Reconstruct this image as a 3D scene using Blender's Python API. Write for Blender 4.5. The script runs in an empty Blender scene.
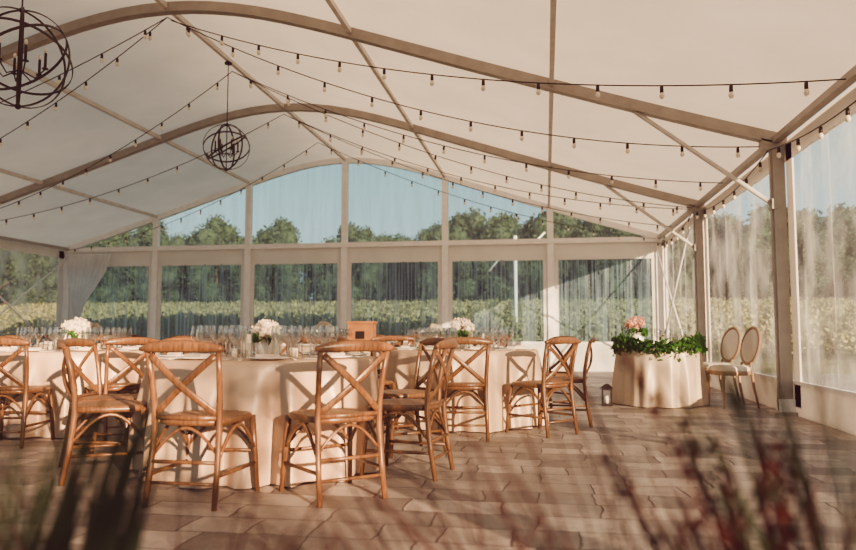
import bpy, bmesh, math, random
from mathutils import Vector, Matrix, noise
random.seed(7)
D=bpy.data; C=bpy.context
R=math.radians
# ------------------------------------------------------------------ materials
def newmat(name):
    m=D.materials.new(name); m.use_nodes=True
    nt=m.node_tree; nt.nodes.clear()
    out=nt.nodes.new('ShaderNodeOutputMaterial')
    return m,nt,out
def N(nt,t,**kw):
    n=nt.nodes.new(t)
    for k,v in kw.items():
        if k in n.inputs.keys(): n.inputs[k].default_value=v
        else: setattr(n,k,v)
    return n
def ramp(nt,fac,stops):
    r=nt.nodes.new('ShaderNodeValToRGB')
    e=r.color_ramp.elements
    while len(e)<len(stops): e.new(0.5)
    for i,(p,c) in enumerate(stops):
        e[i].position=p; e[i].color=(c[0],c[1],c[2],1)
    nt.links.new(fac,r.inputs['Fac']); return r
def simple(name,c,rough=0.6,var=0.15,scale=8,metal=0.0,bump=0.0,stretch=(1,1,1),spec=0.5,c2=None):
    m,nt,out=newmat(name)
    tc=N(nt,'ShaderNodeTexCoord'); mp=N(nt,'ShaderNodeMapping'); mp.inputs['Scale'].default_value=stretch
    nt.links.new(tc.outputs['Object'],mp.inputs['Vector'])
    nz=N(nt,'ShaderNodeTexNoise',Scale=scale,Detail=5.0)
    nt.links.new(mp.outputs[0],nz.inputs['Vector'])
    lo=[x*(1-var) for x in c]; hi=[min(1,x*(1+var)) for x in c]
    if c2: hi=c2
    r=ramp(nt,nz.outputs['Fac'],[(0.3,lo),(0.7,hi)])
    b=N(nt,'ShaderNodeBsdfPrincipled',Roughness=rough,Metallic=metal)
    b.inputs['Specular IOR Level'].default_value=spec
    nt.links.new(r.outputs[0],b.inputs['Base Color'])
    if bump>0:
        bp=N(nt,'ShaderNodeBump',Strength=bump,Distance=0.01)
        nt.links.new(nz.outputs['Fac'],bp.inputs['Height']); nt.links.new(bp.outputs[0],b.inputs['Normal'])
    nt.links.new(b.outputs[0],out.inputs[0])
    return m
def fabric(name,c,trans=0.3,scale=3,var=0.06,stretch=(1,1,1),sheen=0.0):
    m,nt,out=newmat(name)
    tc=N(nt,'ShaderNodeTexCoord'); mp=N(nt,'ShaderNodeMapping'); mp.inputs['Scale'].default_value=stretch
    nt.links.new(tc.outputs['Object'],mp.inputs['Vector'])
    nz=N(nt,'ShaderNodeTexNoise',Scale=scale,Detail=4.0)
    nt.links.new(mp.outputs[0],nz.inputs['Vector'])
    r=ramp(nt,nz.outputs['Fac'],[(0.3,[x*(1-var) for x in c]),(0.7,[min(1,x*(1+var)) for x in c])])
    d=N(nt,'ShaderNodeBsdfDiffuse'); t=N(nt,'ShaderNodeBsdfTranslucent'); mx=N(nt,'ShaderNodeMixShader'); mx.inputs[0].default_value=trans
    nt.links.new(r.outputs[0],d.inputs[0]); nt.links.new(r.outputs[0],t.inputs[0])
    nt.links.new(d.outputs[0],mx.inputs[1]); nt.links.new(t.outputs[0],mx.inputs[2]); last=mx
    if sheen>0:
        g=N(nt,'ShaderNodeBsdfGlossy',Roughness=0.42); g.inputs[0].default_value=(1,.93,.85,1)
        m2=N(nt,'ShaderNodeMixShader'); m2.inputs[0].default_value=sheen
        nt.links.new(mx.outputs[0],m2.inputs[1]); nt.links.new(g.outputs[0],m2.inputs[2]); last=m2
    nt.links.new(last.outputs[0],out.inputs[0])
    return m
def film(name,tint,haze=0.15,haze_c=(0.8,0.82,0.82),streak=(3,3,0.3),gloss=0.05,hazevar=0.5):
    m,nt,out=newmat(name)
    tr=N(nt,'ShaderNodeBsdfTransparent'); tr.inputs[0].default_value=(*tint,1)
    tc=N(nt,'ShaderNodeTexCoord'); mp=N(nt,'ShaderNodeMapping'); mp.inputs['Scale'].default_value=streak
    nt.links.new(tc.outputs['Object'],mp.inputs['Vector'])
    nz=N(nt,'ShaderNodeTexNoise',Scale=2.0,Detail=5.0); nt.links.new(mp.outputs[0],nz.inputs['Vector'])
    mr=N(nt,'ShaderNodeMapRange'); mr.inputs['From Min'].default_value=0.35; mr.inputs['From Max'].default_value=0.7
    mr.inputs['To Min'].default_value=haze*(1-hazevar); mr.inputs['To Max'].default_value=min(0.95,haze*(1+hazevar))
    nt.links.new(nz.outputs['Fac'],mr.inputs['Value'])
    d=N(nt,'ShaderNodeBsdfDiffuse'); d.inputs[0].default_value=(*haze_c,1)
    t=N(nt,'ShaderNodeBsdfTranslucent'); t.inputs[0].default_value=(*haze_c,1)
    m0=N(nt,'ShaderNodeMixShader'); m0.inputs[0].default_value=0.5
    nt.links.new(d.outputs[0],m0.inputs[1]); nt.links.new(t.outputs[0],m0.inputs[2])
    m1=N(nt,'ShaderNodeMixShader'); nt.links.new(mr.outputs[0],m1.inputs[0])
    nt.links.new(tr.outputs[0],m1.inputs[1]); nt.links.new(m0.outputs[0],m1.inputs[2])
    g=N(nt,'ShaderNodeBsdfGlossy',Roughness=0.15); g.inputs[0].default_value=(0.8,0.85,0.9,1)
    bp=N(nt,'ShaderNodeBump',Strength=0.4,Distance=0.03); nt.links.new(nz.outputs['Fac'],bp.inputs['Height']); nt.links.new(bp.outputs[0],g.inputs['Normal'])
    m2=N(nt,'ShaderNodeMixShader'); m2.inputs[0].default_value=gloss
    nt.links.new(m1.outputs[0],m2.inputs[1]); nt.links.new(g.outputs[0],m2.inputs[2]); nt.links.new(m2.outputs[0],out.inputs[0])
    return m
def leafmat(name,c1,c2,trans=0.3):
    m,nt,out=newmat(name)
    tc=N(nt,'ShaderNodeTexCoord'); nz=N(nt,'ShaderNodeTexNoise',Scale=1.3,Detail=6.0)
    nt.links.new(tc.outputs['Object'],nz.inputs['Vector'])
    r=ramp(nt,nz.outputs['Fac'],[(0.35,c1),(0.65,c2)])
    d=N(nt,'ShaderNodeBsdfDiffuse'); t=N(nt,'ShaderNodeBsdfTranslucent'); mx=N(nt,'ShaderNodeMixShader'); mx.inputs[0].default_value=trans
    nt.links.new(r.outputs[0],d.inputs[0]); nt.links.new(r.outputs[0],t.inputs[0])
    nt.links.new(d.outputs[0],mx.inputs[1]); nt.links.new(t.outputs[0],mx.inputs[2]); nt.links.new(mx.outputs[0],out.inputs[0])
    return m
M={}
M['roof']=fabric('roof_fabric',(0.84,0.78,0.70),0.40,1.2,0.05)
M['white']=fabric('white_vinyl',(0.86,0.83,0.79),0.25,2.0,0.05)
M['alu']=simple('rib_aluminium',(0.34,0.30,0.26),0.45,0.12,6,metal=0.2)
M['post']=simple('post_aluminium',(0.36,0.32,0.28),0.45,0.1,6,metal=0.2)
M['purlin']=simple('purlin_aluminium',(0.60,0.56,0.51),0.5,0.1,6)
M['frame']=simple('white_frame',(0.86,0.84,0.82),0.5,0.06,6)
M['film_top']=film('gable_clear_vinyl',(0.78,0.92,0.94),0.20,(0.66,.78,.80),gloss=0.02)
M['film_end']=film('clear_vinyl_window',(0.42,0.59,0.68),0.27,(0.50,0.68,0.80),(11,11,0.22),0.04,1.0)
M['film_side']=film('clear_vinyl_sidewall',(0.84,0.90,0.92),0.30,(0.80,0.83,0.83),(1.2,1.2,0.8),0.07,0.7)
M['cloth']=fabric('tablecloth_linen',(0.51,0.36,0.25),0.05,5,0.06,sheen=.07)
M['cloth2']=fabric('tablecloth_ivory',(0.64,0.51,0.39),0.05,5,0.06,sheen=.07)
M['curtain']=fabric('sheer_curtain',(0.88,0.88,0.88),0.5,3,0.05)
M['wood']=simple('chair_oak',(0.150,0.072,0.032),0.32,0.45,14,stretch=(6,6,0.8),bump=0.1)
M['rattan']=simple('rattan_seat',(0.24,0.13,0.065),0.6,0.3,90,bump=0.6)
M['black']=simple('black_iron',(0.03,0.02,0.018),0.45,0.2,10,metal=0.6)
M['candle']=simple('candle_wax',(0.8,0.72,0.58),0.5,0.05,5)
M['china']=simple('white_china',(0.82,0.78,0.72),0.2,0.03,5)
M['napkin']=simple('napkin_linen',(0.55,0.44,0.36),0.8,0.1,20)
M['flower']=simple('hydrangea_petals',(0.56,0.45,0.35),0.7,0.12,30,c2=(0.80,0.72,0.60))
M['rose']=simple('rose_petals',(0.55,0.20,0.13),0.7,0.3,20,c2=(0.80,0.52,0.40))
M['leaf']=leafmat('garland_leaf',(0.03,0.10,0.02),(0.10,0.24,0.06))
M['upholst']=simple('ivory_upholstery',(0.74,0.66,0.57),0.8,0.05,12)
M['chairwood']=simple('weathered_oak',(0.36,0.24,0.15),0.5,0.2,12,stretch=(4,4,1))
M['treeleaf']=leafmat('tree_foliage',(0.042,0.068,0.05),(0.10,0.145,0.09))
M['vineleaf']=leafmat('vine_foliage',(0.22,0.24,0.11),(0.44,0.43,0.25))
M['blockerleaf']=leafmat('sun_blocker_foliage',(0.04,0.07,0.02),(0.1,0.14,0.05))
M['bark']=simple('bark',(0.09,0.065,0.045),0.9,0.3,6,bump=0.5)
M['ground']=simple('field_grass',(0.13,0.15,0.05),0.95,0.3,1.2,c2=(0.26,0.25,0.11))
M['soil']=simple('planting_bed_soil',(0.05,0.035,0.025),0.95,0.4,6,bump=0.6)
M['bladeg']=leafmat('grass_blade_green',(0.014,0.030,0.012),(0.050,0.075,0.03),0.25)
M['blader']=leafmat('grass_blade_red',(0.042,0.011,0.009),(0.11,0.030,0.022),0.25)
M['gold']=simple('box_wood',(0.30,0.13,0.05),0.5,0.15,10)
m,nt,out=newmat('clear_glass')
gl=N(nt,'ShaderNodeBsdfGlossy',Roughness=0.05); tr=N(nt,'ShaderNodeBsdfTransparent'); tr.inputs[0].default_value=(0.90,0.92,0.92,1)
fr=N(nt,'ShaderNodeLayerWeight',Blend=0.55); mx=N(nt,'ShaderNodeMixShader')
nt.links.new(fr.outputs['Facing'],mx.inputs[0]); nt.links.new(tr.outputs[0],mx.inputs[1]); nt.links.new(gl.outputs[0],mx.inputs[2]); nt.links.new(mx.outputs[0],out.inputs[0])
M['glass']=m
M['bulb']=simple('bulb_glass',(0.80,0.72,0.60),0.15,0.03,5)
m,nt,out=newmat('stone_pavers')
tc=N(nt,'ShaderNodeTexCoord'); mp=N(nt,'ShaderNodeMapping')
nt.links.new(tc.outputs['Object'],mp.inputs['Vector'])
nzw=N(nt,'ShaderNodeTexNoise',Scale=3.0,Detail=6.0); nt.links.new(mp.outputs[0],nzw.inputs['Vector'])
mixv=N(nt,'ShaderNodeVectorMath',operation='MULTIPLY_ADD'); mixv.inputs[1].default_value=(0.11,0.06,0)
nt.links.new(nzw.outputs['Color'],mixv.inputs[0]); nt.links.new(mp.outputs[0],mixv.inputs[2])
br=N(nt,'ShaderNodeTexBrick',Scale=1.0); br.offset=0.37; br.offset_frequency=2; br.squash=0.6; br.squash_frequency=3
br.inputs['Mortar Size'].default_value=0.007; br.inputs['Brick Width'].default_value=0.52; br.inputs['Row Height'].default_value=0.28
br.inputs['Color1'].default_value=(0.18,0.155,0.14,1); br.inputs['Color2'].default_value=(0.44,0.385,0.35,1); br.inputs['Mortar'].default_value=(0.11,0.09,0.08,1)
br.inputs['Mortar Smooth'].default_value=0.7; br.inputs['Bias'].default_value=0.0
nt.links.new(mixv.outputs[0],br.inputs['Vector'])
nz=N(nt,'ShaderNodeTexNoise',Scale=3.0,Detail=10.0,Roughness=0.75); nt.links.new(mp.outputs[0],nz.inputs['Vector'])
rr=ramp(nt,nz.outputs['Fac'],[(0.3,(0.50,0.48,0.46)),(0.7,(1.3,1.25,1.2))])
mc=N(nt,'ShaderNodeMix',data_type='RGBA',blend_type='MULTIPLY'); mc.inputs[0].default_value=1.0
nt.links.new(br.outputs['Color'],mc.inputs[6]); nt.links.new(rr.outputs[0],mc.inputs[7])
b=N(nt,'ShaderNodeBsdfPrincipled',Roughness=0.5); nt.links.new(mc.outputs[2],b.inputs['Base Color'])
inv=N(nt,'ShaderNodeMath',operation='SUBTRACT'); nt.links.new(nz.outputs['Fac'],inv.inputs[0]); nt.links.new(br.outputs['Fac'],inv.inputs[1])
bp=N(nt,'ShaderNodeBump',Strength=0.9,Distance=0.018); nt.links.new(inv.outputs[0],bp.inputs['Height']); nt.links.new(bp.outputs[0],b.inputs['Normal'])
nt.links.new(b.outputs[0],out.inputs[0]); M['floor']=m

# ------------------------------------------------------------------ mesh builder
class MB:
    def __init__(s): s.v=[]; s.f=[]; s.mi=[]; s.sm=[]; s.mats=[]
    def mid(s,k):
        if k not in s.mats: s.mats.append(k)
        return s.mats.index(k)
    def face(s,idx,k,sm=False):
        s.f.append(idx); s.mi.append(s.mid(k)); s.sm.append(sm)
    def box(s,c,size,k,rz=0.0):
        cx,cy,cz=c; a,b,h=[x/2 for x in size]; n=len(s.v); co,si=math.cos(rz),math.sin(rz)
        for dz in(-h,h):
            for dx,dy in((-a,-b),(a,-b),(a,b),(-a,b)):
                s.v.append((cx+dx*co-dy*si,cy+dx*si+dy*co,cz+dz))
        for q in((3,2,1,0),(4,5,6,7),(0,1,5,4),(1,2,6,5),(2,3,7,6),(3,0,4,7)): s.face([n+i for i in q],k)
    def quad(s,a,b,c,d,k,sm=False):
        n=len(s.v); s.v+= [tuple(a),tuple(b),tuple(c),tuple(d)]; s.face([n,n+1,n+2,n+3],k,sm)
    def sweep(s,pts,rx,ry,k,seg=8,up=(0,0,1),rect=False):
        pts=[Vector(p) for p in pts]; up=Vector(up); n0=len(s.v); n=len(pts)
        last=None
        if rect: seg=4
        for i,p in enumerate(pts):
            t=(pts[min(i+1,n-1)]-pts[max(i-1,0)]).normalized()
            side=t.cross(up)
            if side.length<1e-3:
                side=last if last else t.cross(Vector((1,0,0.01)))
            side=side.normalized()
            last=side; nr=side.cross(t).normalized()
            a=rx[i] if isinstance(rx,(list,tuple)) else rx
            b=ry[i] if isinstance(ry,(list,tuple)) else ry
            for j in range(seg):
                if rect: ca,sa=((1,1),(-1,1),(-1,-1),(1,-1))[j]
                else:
                    an=2*math.pi*j/seg; ca,sa=math.cos(an),math.sin(an)
                s.v.append(tuple(p+side*a*ca+nr*b*sa))
        for i in range(n-1):
            for j in range(seg):
                a=n0+i*seg+j; b=n0+i*seg+(j+1)%seg
                s.face([a,b,b+seg,a+seg],k,not rect)
        s.face([n0+j for j in range(seg)][::-1],k); s.face([n0+(n-1)*seg+j for j in range(seg)],k)
    def lathe(s,prof,c,k,seg=16,sm=True):
        n0=len(s.v)
        for r,z in prof:
            for j in range(seg):
                a=2*math.pi*j/seg; s.v.append((c[0]+r*math.cos(a),c[1]+r*math.sin(a),c[2]+z))
        for i in range(len(prof)-1):
            for j in range(seg):
                a=n0+i*seg+j; b=n0+i*seg+(j+1)%seg
                s.face([a,b,b+seg,a+seg],k,sm)
    def ball(s,c,r,k,seg=8,rings=6,sz=1.0):
        s.lathe([(max(1e-4,r*math.sin(math.pi*i/rings)),-r*sz*math.cos(math.pi*i/rings)) for i in range(rings+1)],c,k,seg)
    def mesh(s,name):
        me=D.meshes.new(name); me.from_pydata(s.v,[],s.f)
        for k in s.mats: me.materials.append(M[k])
        me.polygons.foreach_set('material_index',s.mi); me.polygons.foreach_set('use_smooth',s.sm)
        me.update(); return me
    def obj(s,name,parent=None,loc=None):
        o=D.objects.new(name,s.mesh(name)); C.scene.collection.objects.link(o)
        if parent: o.parent=parent
        if loc: o.location=loc
        return o
def link(name,me,loc,rz=0,sc=1,parent=None):
    o=D.objects.new(name,me); C.scene.collection.objects.link(o); o.location=loc; o.rotation_euler=(0,0,rz)
    o.scale=(sc,sc,sc) if not isinstance(sc,tuple) else sc
    if parent: o.parent=parent
    return o
def empty(name,loc,rz=0):
    o=D.objects.new(name,None); C.scene.collection.objects.link(o); o.location=loc; o.rotation_euler=(0,0,rz); o.empty_display_size=0.2; return o

# ------------------------------------------------------------------ tent geometry
CX=-5.03; HALF=7.74; XR=CX+HALF; XL=CX-HALF; YE=18.0; BAY=4.5
KP=[(0,5.44),(0.8,5.38),(1.6,5.20),(2.67,4.86),(4.0,4.42),(5.35,3.99),(6.6,3.60),(7.74,3.27)]
def prof(d):
    d=abs(d)
    if d>=KP[-1][0]: return KP[-1][1]-(d-KP[-1][0])*0.27
    for (a,za),(b,zb) in zip(KP,KP[1:]):
        if d<=b: 
            t=(d-a)/(b-a); return za+(zb-za)*t
def profs(d): # smoothed
    return sum(prof(d+o) for o in(-0.6,-0.3,0,0.3,0.6))/5 if abs(d)<7.0 else prof(d)
mb=MB(); nx=64; ny=40
for j in range(ny+1):
    y=-0.25+(YE+0.35)*j/ny
    for i in range(nx+1):
        d=-HALF-0.12+(2*HALF+0.24)*i/nx
        sag=0.07*abs(math.sin(math.pi*y/BAY))*(1-(d/HALF)**4)
        mb.v.append((CX+d,y,profs(d)-sag*0.6+0.0))
for j in range(ny):
    for i in range(nx):
        a=j*(nx+1)+i; mb.face([a,a+1,a+nx+2,a+nx+1],'roof',True)
mb.obj('ceiling')
for i in range(4):
    y=i*BAY
    mb=MB()
    pts=[(CX+d,y,profs(d)-0.075) for d in [(-HALF+0.02)+(2*HALF-0.04)*k/48 for k in range(49)]]
    mb.sweep(pts,0.05,0.06,'alu',up=(0,0,1),rect=True)
    mb.sweep([(p[0],p[1],p[2]-0.067) for p in pts],0.065,0.010,'alu',rect=True)
    for sx,x in((1,XR),(-1,XL)):
        mb.box((x-sx*0.02,y,1.6),(0.13,0.12,3.2),'post')
        mb.box((x-sx*0.095,y,1.6),(0.02,0.05,3.18),'alu')
        mb.box((x-sx*0.02,y,0.02),(0.34,0.30,0.04),'post')
        mb.box((x-sx*0.02,y,0.10),(0.17,0.16,0.16),'frame')
        mb.sweep([(x-sx*0.08,y,2.42),(x-sx*1.62,y,profs(HALF-1.62)-0.15)],0.028,0.028,'purlin')
        mb.box((x-sx*0.08,y,2.42),(0.06,0.14,0.12),'alu')
        mb.box((x-sx*0.06,y,3.14),(0.28,0.13,0.16),'alu')
    mb.obj('tent_rib_frame')
mb=MB()
for k in range(-3,4):
    d=k*2.58*0.995; z=profs(d)-0.07 if abs(k)<3 else 3.17
    w=.028 if abs(k)<3 else .045
    mb.sweep([(CX+d,-0.1,z),(CX+d,YE,z)],w,.035,'post' if abs(k)==3 else 'purlin',up=(0,0,1),rect=True)
mb.obj('trim_1')
posts=[XL+0.04]+[CX+k*2.58 for k in(-2,-1,0,1,2)]+[XR-0.04]
mb=MB()
for x in posts:
    top=profs(x-CX)-0.05
    mb.box((x,YE,top/2),(0.15,0.13,top),'frame')
    mb.box((x,YE,1.5),(0.36,0.03,3.0),'white')
mb.box((CX,YE,3.14),(2*HALF,0.14,0.12),'frame')
mb.box((CX,YE,2.88),(2*HALF-.2,0.025,0.40),'white')
mb.box((CX,YE,0.33),(2*HALF-.2,0.025,0.66),'white')
mb.box((CX,YE,0.68),(2*HALF-.2,0.05,0.05),'frame')
pts=[(CX+d,YE,profs(d)-0.09) for d in [(-HALF+0.02)+(2*HALF-0.04)*k/48 for k in range(49)]]
mb.sweep(pts,0.06,0.07,'frame',rect=True)
mb.obj('wall_back')
mb=MB()
for a,b in zip(posts,posts[1:]):
    n=20
    for q in range(n):
        def P(u,z):
            xx=a+.17+(b-a-.34)*u; return (xx,YE+.012*math.sin(xx*13)+.008*math.sin(xx*31),z)
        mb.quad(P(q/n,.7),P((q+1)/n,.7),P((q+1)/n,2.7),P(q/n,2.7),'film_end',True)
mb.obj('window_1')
mb=MB()
xs=[XL+0.1+(2*HALF-.2)*i/48 for i in range(49)]
for a,b in zip(xs,xs[1:]):
    mb.quad((a,YE+.02,3.18),(b,YE+.02,3.18),(b,YE+.02,max(3.19,profs(b-CX)-.14)),(a,YE+.02,max(3.19,profs(a-CX)-.14)),'film_top')
mb.obj('window_2')
wn=3
for nm,x,s in(('wall_right',XR+0.07,1),('wall_left',XL-0.07,-1)):
    mb=MB()
    L=YE; 
    mb.box((x,L/2,0.18),(0.02,L,0.36),'white')
    mb.box((x,L/2,0.37),(0.05,L,0.04),'frame')
    mb.box((x,L/2,3.02),(0.02,L,0.22),'white')
    for i in range(4):
        for yy in (i*BAY+0.16,(i+1)*BAY-0.16): mb.box((x,yy,1.6),(0.02,0.2,3.0),'white')
    n=90
    for j in range(n):
        y0=L*j/n; y1=L*(j+1)/n
        mb.quad((x+s*.05,y0,3.22),(x+s*.05,y1,3.22),(x+s*.05,y1,2.98),(x+s*.05,y0,2.98),'white')
    mb.obj(nm)
    mb=MB()
    for i in range(4):
        ny2=24
        for j in range(ny2):
            def P(jj,z):
                y=i*BAY+0.24+(BAY-0.48)*jj/ny2
                return (x+0.02*math.sin(y*9)+0.012*math.sin(y*23),y,z)
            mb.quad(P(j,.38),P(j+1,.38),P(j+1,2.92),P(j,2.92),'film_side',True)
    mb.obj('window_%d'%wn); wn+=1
    mb=MB()
    y0,y1=13.6,17.9; xx=x-s*0.2
    mb.sweep([(xx,y0,0.15),(xx,y1,2.95)],0.02,0.02,'frame'); mb.sweep([(xx,y0,2.95),(xx,y1,0.15)],0.02,0.02,'frame')
    mb.obj('trim_2' if s>0 else 'trim_3')
def curtain(x0,x1,xg,y,zt=3.0,zb=0.1,wg=0.22):
    mb=MB(); n=90; rows=14; n0=0
    for r in range(rows+1):
        t=r/rows; z=zt+(zb-zt)*t
        k=min(1,t/0.62); g=k*k*(3-2*k)
        if t>0.62: g=1-0.35*(t-0.62)/0.38
        a=x0+(xg-wg/2-x0)*g; b=x1+(xg+wg/2-x1)*g
        for i in range(n+1):
            u=i/n; mb.v.append((a+(b-a)*u,y+0.05*math.sin(u*2*math.pi*9)*(1-.3*g)+0.02*math.sin(u*31),z))
    for r in range(rows):
        for i in range(n):
            q=r*(n+1)+i; mb.face([q,q+1,q+n+2,q+n+1],'curtain',True)
    zz=zt+(zb-zt)*0.62
    mb.lathe([(wg/2+.01,-.04),(wg/2+.03,0),(wg/2+.01,.04)],(xg,y,zz),'curtain',16)
    return mb.obj('curtain')
curtain(XL+0.15,XL+1.45,XL+0.50,YE-0.25)

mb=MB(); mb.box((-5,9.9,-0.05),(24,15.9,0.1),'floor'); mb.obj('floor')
mb=MB(); mb.box((-5,-0.5,-0.035),(24,4.9,0.07),'soil'); mb.obj('planting_bed')
def gz(x,y):
    t=max(0,(y-24))/36; r=max(0,x-14)/30
    return -0.06+2.2*min(1.3,t)+0.8*min(1.2,r)*(1 if y>0 else max(0,1+y/20))
mb=MB(); nx,ny=60,60
for j in range(ny+1):
    for i in range(nx+1):
        x=-120+240*i/nx; y=-60+200*j/ny; mb.v.append((x,y,gz(x,y)))
for j in range(ny):
    for i in range(nx):
        a=j*(nx+1)+i; mb.face([a,a+1,a+nx+2,a+nx+1],'ground',True)
mb.obj('ground')

# ------------------------------------------------------------------ foliage
def leafquad(mb,p,s,k):
    a=Vector((random.gauss(0,1),random.gauss(0,1),random.gauss(0,1))).normalized()
    b=a.cross(Vector((random.gauss(0,1),random.gauss(0,1),random.gauss(0,1)))).normalized()
    p=Vector(p); s=s*random.uniform(.7,1.3)
    mb.quad(p-a*s,p-b*s*.55,p+a*s,p+b*s*.55,k)
def tree(seed,h):
    random.seed(seed); mb=MB()
    mb.sweep([(0,0,-.3),(0.1,0,h*.3),(0,0.1,h*.6)],[.28,.2,.1],[.28,.2,.1],'bark',8)
    blobs=[]
    for i in range(22):
        a=random.uniform(0,6.28); zz=random.uniform(.08,.92); rr=h*.32*math.sin(math.pi*min(1,(zz*.75+.22)))*random.uniform(.3,1)
        c=Vector((rr*math.cos(a),rr*math.sin(a),h*zz)); blobs.append((c,h*random.uniform(.09,.15)))
        mb.sweep([(0,0,h*zz*.6),tuple(c)],[.09,.03],[.09,.03],'bark',5)
    for c,r in blobs:
        mb.ball(c,r*.8,'treeleaf',8,6)
        for j in range(260):
            d=Vector((random.gauss(0,1),random.gauss(0,1),random.gauss(0,1))).normalized()*r*random.uniform(.7,1.2)
            leafquad(mb,c+d,.17,'treeleaf')
    return mb.mesh('tree_%d'%seed)
T=[tree(1,9),tree(2,10),tree(3,8),tree(4,9)]
random.seed(11)
for i in range(72):
    x=-68+i*1.7+random.uniform(-.6,.6); y=66+random.uniform(-1,10)
    link('tree',T[i%4],(x,y,gz(x,y)),random.uniform(0,6),random.uniform(.82,1.08))
for i in range(18):
    x=34+random.uniform(-3,5); y=4+i*3.0
    link('tree',T[i%4],(x,y,gz(x,y)),random.uniform(0,6),random.uniform(.55,.8))
for i in range(16):
    x=-44+random.uniform(-3,5); y=8+i*3.4
    link('tree',T[i%4],(x,y,gz(x,y)),random.uniform(0,6),random.uniform(.75,1))
def blocker_tree(seed,h=4.8,nb=13,nl=110):
    random.seed(seed); mb=MB()
    mb.sweep([(0,0,-.2),(0.05,0,h*.4),(0,0.06,h*.8)],[.07,.05,.02],[.07,.05,.02],'bark',8)
    for i in range(nb):
        a=random.uniform(0,6.28); zz=random.uniform(.16,.98); rr=1.35*math.sin(math.pi*min(1,zz*.7+.25))*random.uniform(.35,1)
        c=Vector((rr*math.cos(a),rr*math.sin(a),h*zz))
        mb.sweep([(0,0,h*zz*.75),tuple(c)],[.025,.01],[.025,.01],'bark',5)
        for j in range(nl):
            d=Vector((random.gauss(0,1),random.gauss(0,1),random.gauss(0,1)))*.24
            leafquad(mb,c+d,.085,'blockerleaf')
    return mb.mesh('sun_blocker_tree_%d'%seed)
Y=[blocker_tree(1),blocker_tree(2),blocker_tree(3)]
random.seed(3)
for i,(x,y,s) in enumerate([(2.4,-7.0,1.0),(3.7,-8.5,1.0),(4.9,-7.4,.98),(6.4,-8.8,1.0),(8.0,-8.0,.92)]):  # unseen trees behind the camera, added to block and dapple the low sun
    link('sun_blocker_tree',Y[i%3],(x,y,-.06),i*1.7,s)
def vine(seed):
    random.seed(seed); mb=MB(); L=12
    for i in range(7): mb.sweep([(i*2,0,-.2),(i*2,0,1.5)],.04,.04,'bark',6)
    for i in range(10): mb.sweep([(i*1.2+.3,0,-.1),(i*1.2+.35,.05,.4),(i*1.2+.25,0,.8)],.03,.03,'bark',5)
    for j in range(3600):
        x=random.uniform(0,L); e=noise.noise(Vector((x*1.1,seed,0)))
        z=random.triangular(.35,1.55+.3*e,1.1); y=random.gauss(0,.2)
        leafquad(mb,(x,y,z),.09,'vineleaf')
    return mb.mesh('vine_row_%d'%seed)
V=[vine(5),vine(6)]
k=0
for r in range(10):
    y=24+r*3.6
    for c in range(-5,4):
        x=c*12+random.uniform(-.3,.3)
        ob=link('vine_row',V[k%2],(x,y,gz(x,y)),0); k+=1
mb=MB(); mb.sweep([(-1.0,25,-.1),(-1.0,25,4.2)],.06,.06,'frame'); mb.sweep([(-1.0,25,3.3),(-.0,25,4.3)],.03,.03,'frame'); mb.sweep([(-1.0,25,4.1),(-1.9,25,3.0)],.03,.03,'frame')
mb.obj('utility_pole')  # plain white outdoor pole with diagonal stays, carries no lamp

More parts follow.
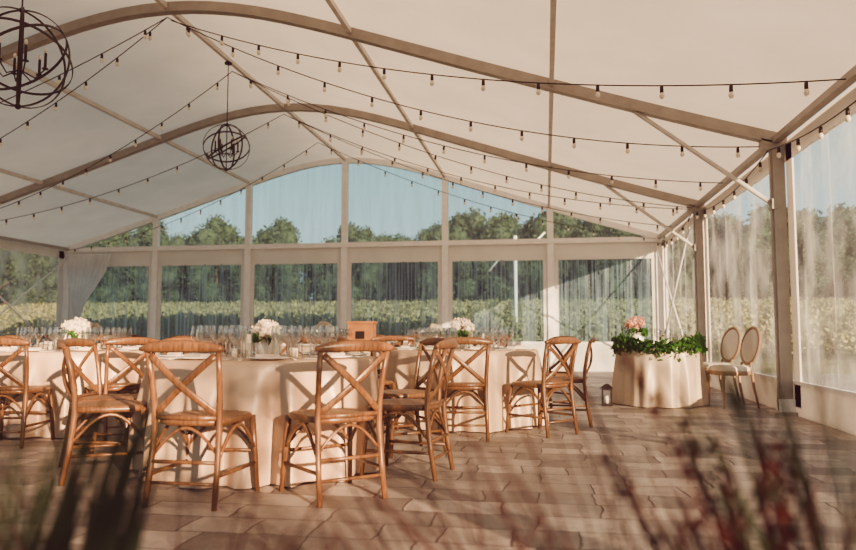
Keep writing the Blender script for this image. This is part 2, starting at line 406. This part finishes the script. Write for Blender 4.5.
# ------------------------------------------------------------------ cross back chair
def arc(p0,p1,bul,n=10):
    p0=Vector(p0);p1=Vector(p1);b=Vector(bul)
    return [tuple(p0.lerp(p1,i/n)+b*math.sin(math.pi*i/n)) for i in range(n+1)]
def chair_mesh():
    mb=MB(); W='wood'
    for s in(-1,1):
        mb.sweep([(s*.20,-.27,0),(s*.195,-.235,.2),(s*.19,-.21,.42),(s*.192,-.215,.55),(s*.20,-.24,.70),(s*.208,-.275,.84)],
                 [.016,.018,.019,.018,.017,.016],[.016,.018,.019,.018,.017,.016],W,8,up=(0,1,0))
        mb.sweep([(s*.225,.225,0),(s*.212,.205,.25),(s*.20,.19,.45)],[.015,.018,.021],[.015,.018,.021],W,8,up=(0,1,0))
        mb.sweep(arc((s*.212,.20,.26),(s*.195,-.215,.26),(0,0,.16),12),.011,.011,W,6,up=(1,0,0))
        mb.sweep([(s*.215,.21,.17),(s*.197,-.24,.17)],.011,.011,W,6)
        P=Vector((s*.185,-.215,.49)); Q=Vector((-s*.19,-.275,.815))
        mb.sweep(arc(P,Q,(0,-.035-.006*s,0),14),.020,.007,W,8,up=(0,1,0))
    pts=[];n=16
    for i in range(n+1):
        u=-1+2*i/n; pts.append((u*.245,-.285-.035*(1-u*u),.848+.016*(1-u*u)))
    mb.sweep(pts,.013,[.012+.020*(1-abs(-1+2*i/n)**4) for i in range(n+1)],W,8,up=(0,0,1))
    mb.sweep([(-.19,-.215,.475),(0,-.235,.475),(.19,-.215,.475)],.010,.014,W,8)
    mb.sweep([(-.215,.215,.24),(.215,.215,.24)],.011,.011,W,6); mb.sweep([(-.197,-.235,.24),(.197,-.235,.24)],.011,.011,W,6)
    mb.sweep([(-.197,-.25,.13),(.197,-.25,.13)],.010,.010,W,6)
    mb.sweep(arc((-.205,.20,.27),(.205,.20,.27),(0,0,.15),12),.011,.011,W,6,up=(0,1,0))
    mb.sweep(arc((-.193,-.215,.27),(.193,-.215,.27),(0,0,.15),12),.010,.010,W,6,up=(0,1,0))
    def outline(sc):
        o=[]
        for i in range(36):
            a=2*math.pi*i/36; c,si=math.cos(a),math.sin(a)
            e=.55; x=math.copysign(abs(c)**e,c); y=math.copysign(abs(si)**e,si)
            w=.215+.022*y; o.append((x*w*sc,.0+y*.225*sc-.005))
        return o
    rings=[(.93,.43),(1.0,.436),(1.03,.45),(1.0,.466),(.96,.472),(.84,.470)]
    n0=len(mb.v)
    for sc,z in rings:
        for x,y in outline(sc): mb.v.append((x,y,z))
    for r in range(len(rings)-1):
        for i in range(36):
            a=n0+r*36+i; b=n0+r*36+(i+1)%36; mb.face([a,b,b+36,a+36],W,True)
    mb.face([n0+i for i in range(36)][::-1],W)
    mb.face([n0+5*36+i for i in range(36)],'rattan')
    return mb.mesh('cross_back_chair')
CH=chair_mesh()
def chair(x,y,tx,ty,j=0):
    rz=math.atan2(ty-y,tx-x)-math.pi/2+j
    link('cross_back_chair',CH,(x,y,0),rz)

# ------------------------------------------------------------------ tables
def cloth(mb,R0,H,seed,k,flare=.10,nf=15,amp=.07):
    random.seed(seed); ph=[random.uniform(0,6.28) for _ in range(4)]
    seg=240
    rows=[(0,H,0),(R0*.5,H,0),(R0*.97,H,0),(R0*.995,H-.004,0),(R0+.006,H-.018,.02)]
    for i in range(1,15): rows.append((R0+.01,H-.018-(H-.028)*i/14,i/14))
    n0=len(mb.v)
    for r,z,t in rows:
        for j in range(seg):
            a=2*math.pi*j/seg
            w=math.cos(nf*a+ph[0]+1.6*math.sin(3*a+ph[1])+.3*t)*.75+.25*math.cos((nf*2+3)*a+ph[2])+.25*math.sin(5*a+ph[3])
            rr=r+t*flare*.5+w*amp*min(1,t*1.7) if t>0 else max(r,1e-4)
            mb.v.append((rr*math.cos(a),rr*math.sin(a),z))
    for i in range(len(rows)-1):
        for j in range(seg):
            a=n0+i*seg+j; b=n0+i*seg+(j+1)%seg; mb.face([a,a+seg,b+seg,b],k,True)
RT=.79
def table_mesh(seed,R0=RT,k='cloth'):
    mb=MB(); cloth(mb,R0,.76,seed,k)
    return mb.mesh('tablecloth')
WG=[(.034,0),(.034,.003),(.006,.008),(.0045,.09),(.012,.10),(.034,.13),(.042,.16),(.040,.19),(.034,.225)]
TG=[(.03,0),(.034,.05),(.038,.11)]
def setting_mesh(seed,R0=RT,n=8):
    random.seed(seed); mb=MB()
    for i in range(n):
        a=2*math.pi*(i+.5)/n; c,s=math.cos(a),math.sin(a); r=R0-.17; x,y=r*c,r*s
        mb.lathe([(.001,.004),(.08,.004),(.10,.008),(.135,.016),(.133,.02),(.09,.012),(.001,.01)],(x,y,.76),'china',24)
        mb.box((x,y,.788),(.09,.15,.018),'napkin',a)
        mb.box((x-s*.17,y+c*.17,.764),(.19,.02,.004),'china',a); mb.box((x+s*.17,y-c*.17,.764),(.19,.02,.004),'china',a)
        for dr,da in((-.20,.16),(-.17,.30),(-.27,.27),(-.12,.38)):
            aa=a+da; rr=r+dr
            mb.lathe(WG,(rr*math.cos(aa),rr*math.sin(aa),.76),'glass',12)
        mb.lathe(TG,((r-.15)*math.cos(a-.2),(r-.15)*math.sin(a-.2),.76),'glass',12)
    for i in range(7):
        a=i*.9; x,y=.22*math.cos(a),.22*math.sin(a)
        hh=random.choice((.06,.12,.16))
        mb.lathe([(.03,0),(.035,hh+.04)],(x,y,.76),'glass',12); mb.lathe([(.001,.0),(.022,0),(.022,hh),(.001,hh+.002)],(x,y,.763),'candle',10)
    return mb.mesh('place_settings')
def centerpiece(seed,petal='flower',rad=.15):
    random.seed(seed); mb=MB()
    mb.lathe([(.001,0),(.055,0),(.075,.04),(.08,.09),(.06,.14),(.066,.155)],(0,0,0),'china',20)
    for i in range(11):
        a=random.uniform(0,6.28); e=random.uniform(.0,1.3); rr=rad*.62
        c=Vector((rr*math.cos(a)*math.cos(e),rr*math.sin(a)*math.cos(e),.2+rr*.8*math.sin(e)))
        mb.ball(c,.045,petal,8,6)
        for j in range(60):
            d=Vector((random.gauss(0,1),random.gauss(0,1),random.gauss(0,1))).normalized()*random.uniform(.045,.06)
            leafquad(mb,c+d,.016,petal)
    for j in range(70):
        a=random.uniform(0,6.28); leafquad(mb,(.11*math.cos(a),.11*math.sin(a),random.uniform(.13,.2)),.035,'leaf')
    return mb.mesh('flower_centerpiece')
TM=[table_mesh(3),table_mesh(4),table_mesh(9)]; SM=setting_mesh(2); FM=[centerpiece(1),centerpiece(2)]
def round_table(x,y,i,rz=0):
    e=empty('round_banquet_table',(x,y,0),rz)
    link('tablecloth',TM[i%3],(0,0,0),0,1,e)
    link('place_settings',SM,(0,0,0),0,1,e)
    mb=MB(); mb.lathe([(.001,.72),(.77,.72),(.77,.745),(.001,.745)],(0,0,0),'gold',32); mb.lathe([(.05,0),(.05,.72)],(0,0,0),'black',10); mb.obj('table_frame',e)
    link('flower_centerpiece',FM[i%2],(x,y,.76),rz,.82 if i==0 else 1)
tables=[(-2.0,5.08),(-4.67,6.75),(-.88,7.77),(-3.0,9.7),(-6.9,10.4),(-2.0,13.2),(-5.6,13.6)]
for i,(x,y) in enumerate(tables): round_table(x,y,i,i*.37)
t=tables
def around(ti,angs,r=1.14,jit=.0):
    for a in angs:
        x=t[ti][0]+r*math.cos(R(a)); y=t[ti][1]+r*math.sin(R(a)); chair(x,y,*t[ti],random.uniform(-jit,jit))
chair(-1.93,4.0,-1.9,5.08); chair(-1.24,4.22,*t[0]); chair(-2.84,4.5,*t[0]); chair(-.94,4.92,*t[0]); chair(-1.12,5.78,*t[0])
around(0,(95,140,185),1.12)
chair(-4.45,5.66,*t[1]); chair(-3.78,6.1,*t[1]); around(1,(205,250,20,70,120,160),1.12)
chair(-.74,6.68,*t[2]); chair(-.06,7.04,*t[2]); chair(.17,7.72,*t[2]); around(2,(220,175,130,85,40),1.12)
around(3,(-95,-40,10,60,115,165,215)); around(4,(-100,-50,0,50,100,150,200)); around(5,(-90,-30,30,90,150,210)); around(6,(-90,-30,30,90,150,210))
mb=MB(); mb.box((0,0,.15),(.34,.2,.30),'gold'); mb.box((0,0,.305),(.37,.23,.03),'gold'); mb.box((0,-.105,.14),(.12,.01,.10),'black'); mb.obj('wooden_card_box',None,(-2.42,9.55,.76))

e=empty('sweetheart_table',(1.45,10.05,0))
mb=MB(); cloth(mb,.52,.76,21,'cloth2',.08,9,.05); mb.obj('tablecloth',e)
mb=MB(); mb.lathe([(.001,.70),(.51,.70),(.51,.745),(.001,.745)],(0,0,0),'gold',32); mb.lathe([(.05,0),(.05,.72)],(0,0,0),'black',10); mb.obj('table_frame',e)
mb=MB(); random.seed(4)
for j in range(2600):
    a=random.uniform(math.pi*.8,math.pi*2.2); r=.52+random.gauss(0,.028)
    leafquad(mb,(r*math.cos(a),r*math.sin(a),.755+random.gauss(0,.05)-.025*math.sin(3*a)),.036,'leaf')
mb.sweep([(.54*math.cos(a),.54*math.sin(a),.775) for a in [math.pi*(.85+1.3*i/40) for i in range(41)]],.012,.012,'leaf',6)
mb.obj('leaf_garland',e)
mb=MB()
for q,(x,y) in enumerate([(.0,.05),(.12,-.05),(.2,.1),(.3,-.1),(-.35,0.05)]):
    mb.lathe(WG,(x,y,.76),'glass',12)
mb.lathe([(.04,0),(.045,.2)],(.1,.2,.76),'glass',14); mb.lathe([(.001,0),(.03,0),(.03,.14),(.001,.145)],(.1,.2,.765),'candle',12)
mb.lathe([(.04,0),(.045,.16)],(.25,.22,.76),'glass',14); mb.lathe([(.001,0),(.03,0),(.03,.1),(.001,.105)],(.25,.22,.765),'candle',12)
mb.obj('glassware',e)
link('rose_bouquet',centerpiece(8,'rose',.2),(1.2,10.15,.76),0,1.1)
mb=MB()
mb.box((0,0,.015),(.13,.13,.03),'black'); mb.box((0,0,.21),(.13,.13,.02),'black'); mb.lathe([(.085,.22),(.03,.27),(.001,.28)],(0,0,0),'black',4)
for a in(-1,1):
    for b in(-1,1): mb.box((a*.055,b*.055,.115),(.014,.014,.19),'black')
mb.lathe([(.001,.03),(.03,.03),(.03,.12),(.001,.125)],(0,0,0),'candle',12)
mb.obj('candle_lantern',None,(.76,9.75,0))
def louis():
    mb=MB(); W='chairwood'
    for s in(-1,1):
        mb.lathe([(.012,0),(.014,.06),(.022,.34),(.028,.37),(.02,.39),(.028,.42)],(s*.2,.19,0),W,10)
        mb.sweep([(s*.18,-.27,0),(s*.17,-.22,.25),(s*.16,-.20,.45)],[.012,.018,.02],[.012,.018,.02],W,8,up=(0,1,0))
        mb.sweep([(s*.12,-.20,.43),(s*.11,-.225,.56)],.016,.016,W,8,up=(0,1,0))
    def ring(sc,z):
        return [(x,y,z) for x,y in [((.235+.02*math.sin(a))*sc*math.copysign(abs(math.cos(a))**.7,math.cos(a)),.225*sc*math.copysign(abs(math.sin(a))**.7,math.sin(a))) for a in [2*math.pi*i/32 for i in range(32)]]]
    for k,rs in((W,[(.97,.40),(1.02,.41),(1.02,.45),(.98,.455)]),('upholst',[(.98,.455),(.99,.48),(.93,.505),(.7,.52),(.01,.525)])):
        n0=len(mb.v)
        for sc,z in rs: mb.v+=ring(sc,z)
        for r in range(len(rs)-1):
            for i in range(32):
                a=n0+r*32+i; b=n0+r*32+(i+1)%32; mb.face([a,b,b+32,a+32],k,True)
    def bp(a,r,off=0): 
        z=.765+.23*r*math.sin(a); return (.205*r*math.cos(a),-.235-(z-.55)*.22+off,z)
    n=32
    pts=[bp(2*math.pi*i/n,1) for i in range(n+1)]
    mb.sweep(pts,.02,.018,W,8,up=(0,1,.2))
    for off,sg in((.022,1),(-.022,-1)):
        n0=len(mb.v); rs=[(.93,0),(.8,off),(.4,off*1.3),(.01,off*1.4)]
        for r,o in rs: mb.v+=[bp(2*math.pi*i/n,r,o) for i in range(n)]
        for r in range(3):
            for i in range(n):
                a=n0+r*n+i; b=n0+r*n+(i+1)%n; mb.face([a,b,b+n,a+n],'upholst',True)
    return mb.mesh('louis_chair')
LM=louis()
link('louis_chair',LM,(2.29,9.85,0),R(104)); link('louis_chair',LM,(2.27,10.72,0),R(110))

# ------------------------------------------------------------------ orb chandeliers
def orb(x,y,z,r,rz):
    mb=MB()
    zt=profs(x-CX)-.10-z
    def ringp(rot,rad,w=.013,th=.004):
        n0=len(mb.v); n=48
        for i in range(n):
            a=2*math.pi*i/n
            for rr,ww in((rad-th,-w),(rad+th,-w),(rad+th,w),(rad-th,w)):
                mb.v.append(tuple(rot@Vector((rr*math.cos(a),ww,rr*math.sin(a)))))
        for i in range(n):
            for j in range(4):
                a=n0+i*4+j; b=n0+i*4+(j+1)%4; c=n0+((i+1)%n)*4+(j+1)%4; d=n0+((i+1)%n)*4+j
                mb.face([a,b,c,d],'black')
    for k in range(3): ringp(Matrix.Rotation(R(60*k+rz),3,'Z'),r)
    ringp(Matrix.Rotation(R(rz),3,'Z')@Matrix.Rotation(R(62),3,'X'),r*.99)
    ringp(Matrix.Rotation(R(rz+90),3,'Z')@Matrix.Rotation(R(55),3,'X'),r*.98)
    mb.lathe([(.008,-r),(.008,zt-.02)],(0,0,0),'black',8)
    mb.lathe([(.001,zt-.05),(.06,zt-.05),(.06,zt-.02),(.001,zt)],(0,0,0),'black',14)
    mb.ball((0,0,r),.03,'black'); mb.ball((0,0,-r),.03,'black')
    for k in range(6):
        a=R(60*k+20); c,s=math.cos(a),math.sin(a)
        mb.sweep([(0,0,-.12*r*2),(c*r*.3,s*r*.3,-.2*r*2),(c*r*.48,s*r*.48,-.1*r*2)],.007,.007,'black',6)
        mb.lathe([(.001,0),(.03,0),(.03,.01),(.001,.012)],(c*r*.48,s*r*.48,-.2*r),'black',10)
        mb.lathe([(.001,.01),(.013,.01),(.013,.16),(.001,.165)],(c*r*.48,s*r*.48,-.2*r),'black',8)
        mb.ball((c*r*.48,s*r*.48,-.2*r+.19),.016,'bulb',8,6,1.7)
    mb.obj('orb_chandelier',None,(x,y,z))
orb(CX,6.26,3.60,.48,10); orb(CX,10.95,3.90,.365,35)

# ------------------------------------------------------------------ string lights
mb=MB()
def strand(a,b,sag,sp=.62,off=0):
    a=Vector(a);b=Vector(b); L=(b-a).length; n=40
    P=lambda u:a.lerp(b,u)-Vector((0,0,4*sag*u*(1-u)))
    mb.sweep([P(i/n) for i in range(n+1)],.007,.007,'black',5)
    k=int(L/sp)
    for i in range(k):
        u=(i+.5)/k; p=P(u)
        mb.lathe([(.001,-.005),(.017,-.01),(.019,-.065),(.014,-.07)],p,'black',8)
        mb.lathe([(.012,-.066),(.022,-.085),(.026,-.102),(.019,-.122),(.002,-.132)],p,'bulb',8)
ztop=5.2
er=(XR-.12); el=(XL+.12)
for ya,yb,sg in((4.3,2.6,.4),(9.1,6.7,.36),(9.0,9.05,.5),(11.1,11.2,.42),(11.1,13.4,.42),(13.5,13.55,.42),(13.5,15.7,.4),(15.7,17.8,.35)):
    strand((CX,ya,ztop),(er,yb,3.12),sg)
for ya,yb in((6.75,6.75),(9.0,9.05),(9.0,11.2),(11.1,13.4),(13.5,13.6),(15.7,17.8)):
    strand((CX,ya,ztop),(el,yb,3.12),.42)
for y0 in (4.5,9.0,13.5): strand((er,y0,3.05),(er,y0+4.4,3.05),.18)
mb.obj('string_lights')

# ------------------------------------------------------------------ foreground ornamental grasses
def clump(x,y,n,hmin,hmax,k,seed,spread=.12,lean=.35,w=.006,bias=(0,0),plume=False):
    random.seed(seed); mb=MB()
    for i in range(n):
        a=random.uniform(0,6.28); r=random.uniform(0,spread); h=random.uniform(hmin,hmax)
        l=random.uniform(.1,lean)*h; dx=math.cos(a)*l+bias[0]*h; dy=math.sin(a)*l+bias[1]*h
        b=Vector((r*math.cos(a),r*math.sin(a),0)); pts=[];ws=[]
        for q in range(9):
            u=q/8; pts.append(b+Vector((dx*u*u,dy*u*u,h*(u-.12*u*u*u)))); ws.append(w*(1-.85*u)+.0006)
        mb.sweep(pts,ws,[v*.25 for v in ws],k,4,up=(math.cos(a+1.5),math.sin(a+1.5),.1))
        if plume and i%3==0:
            p=pts[-1]; d=(pts[-1]-pts[-2]).normalized()
            for j in range(60):
                q=p-d*random.uniform(0,.22); leafquad(mb,q+Vector((random.gauss(0,.005),random.gauss(0,.005),random.gauss(0,.005))),.008,k)
    return mb.obj({'blader':'red_fountain_grass','bladeg':'iris_foliage'}[k],None,(x,y,0))
clump(-.60,.80,46,.80,.96,'bladeg',1,.06,.11,.013)
clump(-.72,.84,50,.78,.96,'bladeg',2,.08,.16,.012)
clump(-.46,.90,30,.72,.90,'blader',15,.09,.3,.006)
clump(-.20,.92,16,.72,.86,'blader',16,.09,.4,.005)
clump(.02,.92,40,.70,.96,'blader',6,.11,.60,.005)
clump(.16,.90,50,.74,1.02,'blader',3,.10,.50,.005,(-.05,0))
clump(.31,.94,50,.78,1.10,'blader',4,.08,.26,.006,plume=True)
clump(.38,.90,44,.78,1.06,'bladeg',24,.08,.24,.009)
clump(.24,.82,10,1.00,1.30,'blader',8,.04,.14,.006,(.10,0))
for q,(x,y) in enumerate([(2.5,-.6),(3.3,-.9),(4.2,-.6),(3.8,-1.9),(5.0,-1.6)]): clump(x,y,22,1.0,1.7,'blader',20+q,.25,.28,.012,plume=True)  # unseen clumps outside the view, added to cast streak shadows on the paving

# ------------------------------------------------------------------ light
w=D.worlds.new('World'); C.scene.world=w; w.use_nodes=True; nt=w.node_tree; nt.nodes.clear()
out=nt.nodes.new('ShaderNodeOutputWorld'); bg=nt.nodes.new('ShaderNodeBackground'); bg.inputs[1].default_value=0.9
tc=N(nt,'ShaderNodeTexCoord'); sx=N(nt,'ShaderNodeSeparateXYZ'); nt.links.new(tc.outputs['Generated'],sx.inputs[0])
r=ramp(nt,sx.outputs['Z'],[(0.0,(0.92,0.96,0.92)),(0.14,(0.76,0.93,0.93)),(0.28,(0.46,0.72,0.76)),(1.0,(0.42,0.44,0.45))])
nt.links.new(r.outputs[0],bg.inputs[0]); nt.links.new(bg.outputs[0],out.inputs[0])
sl=D.lights.new('sun','SUN'); sl.energy=17.0; sl.color=(1,.68,.42); sl.angle=R(.6)
so=D.objects.new('sun',sl); C.scene.collection.objects.link(so)
so.rotation_euler=Vector((-.80,1,-.27)).to_track_quat('-Z','Y').to_euler(); so.location=(12,-20,10)
cam=D.cameras.new('camera'); co=D.objects.new('camera',cam); C.scene.collection.objects.link(co)
co.location=(0,0,.94); co.rotation_euler=(R(90+4.43),0,R(9.1)); cam.lens=30.9; cam.sensor_width=36; cam.clip_start=.05; cam.clip_end=500
cam.dof.use_dof=True; cam.dof.focus_distance=6.5; cam.dof.aperture_fstop=1.8
C.scene.camera=co
vs=C.scene.view_settings
try:
    vs.view_transform='AgX'; vs.look='AgX - Medium High Contrast'; vs.exposure=-0.05
    vs.use_curve_mapping=True; cm=vs.curve_mapping
    for ci,lo in((0,.030),(1,.012),(2,.016)):
        cm.curves[ci].points[0].location=(0,lo)
    cm.update()
except Exception as ex: print(ex)
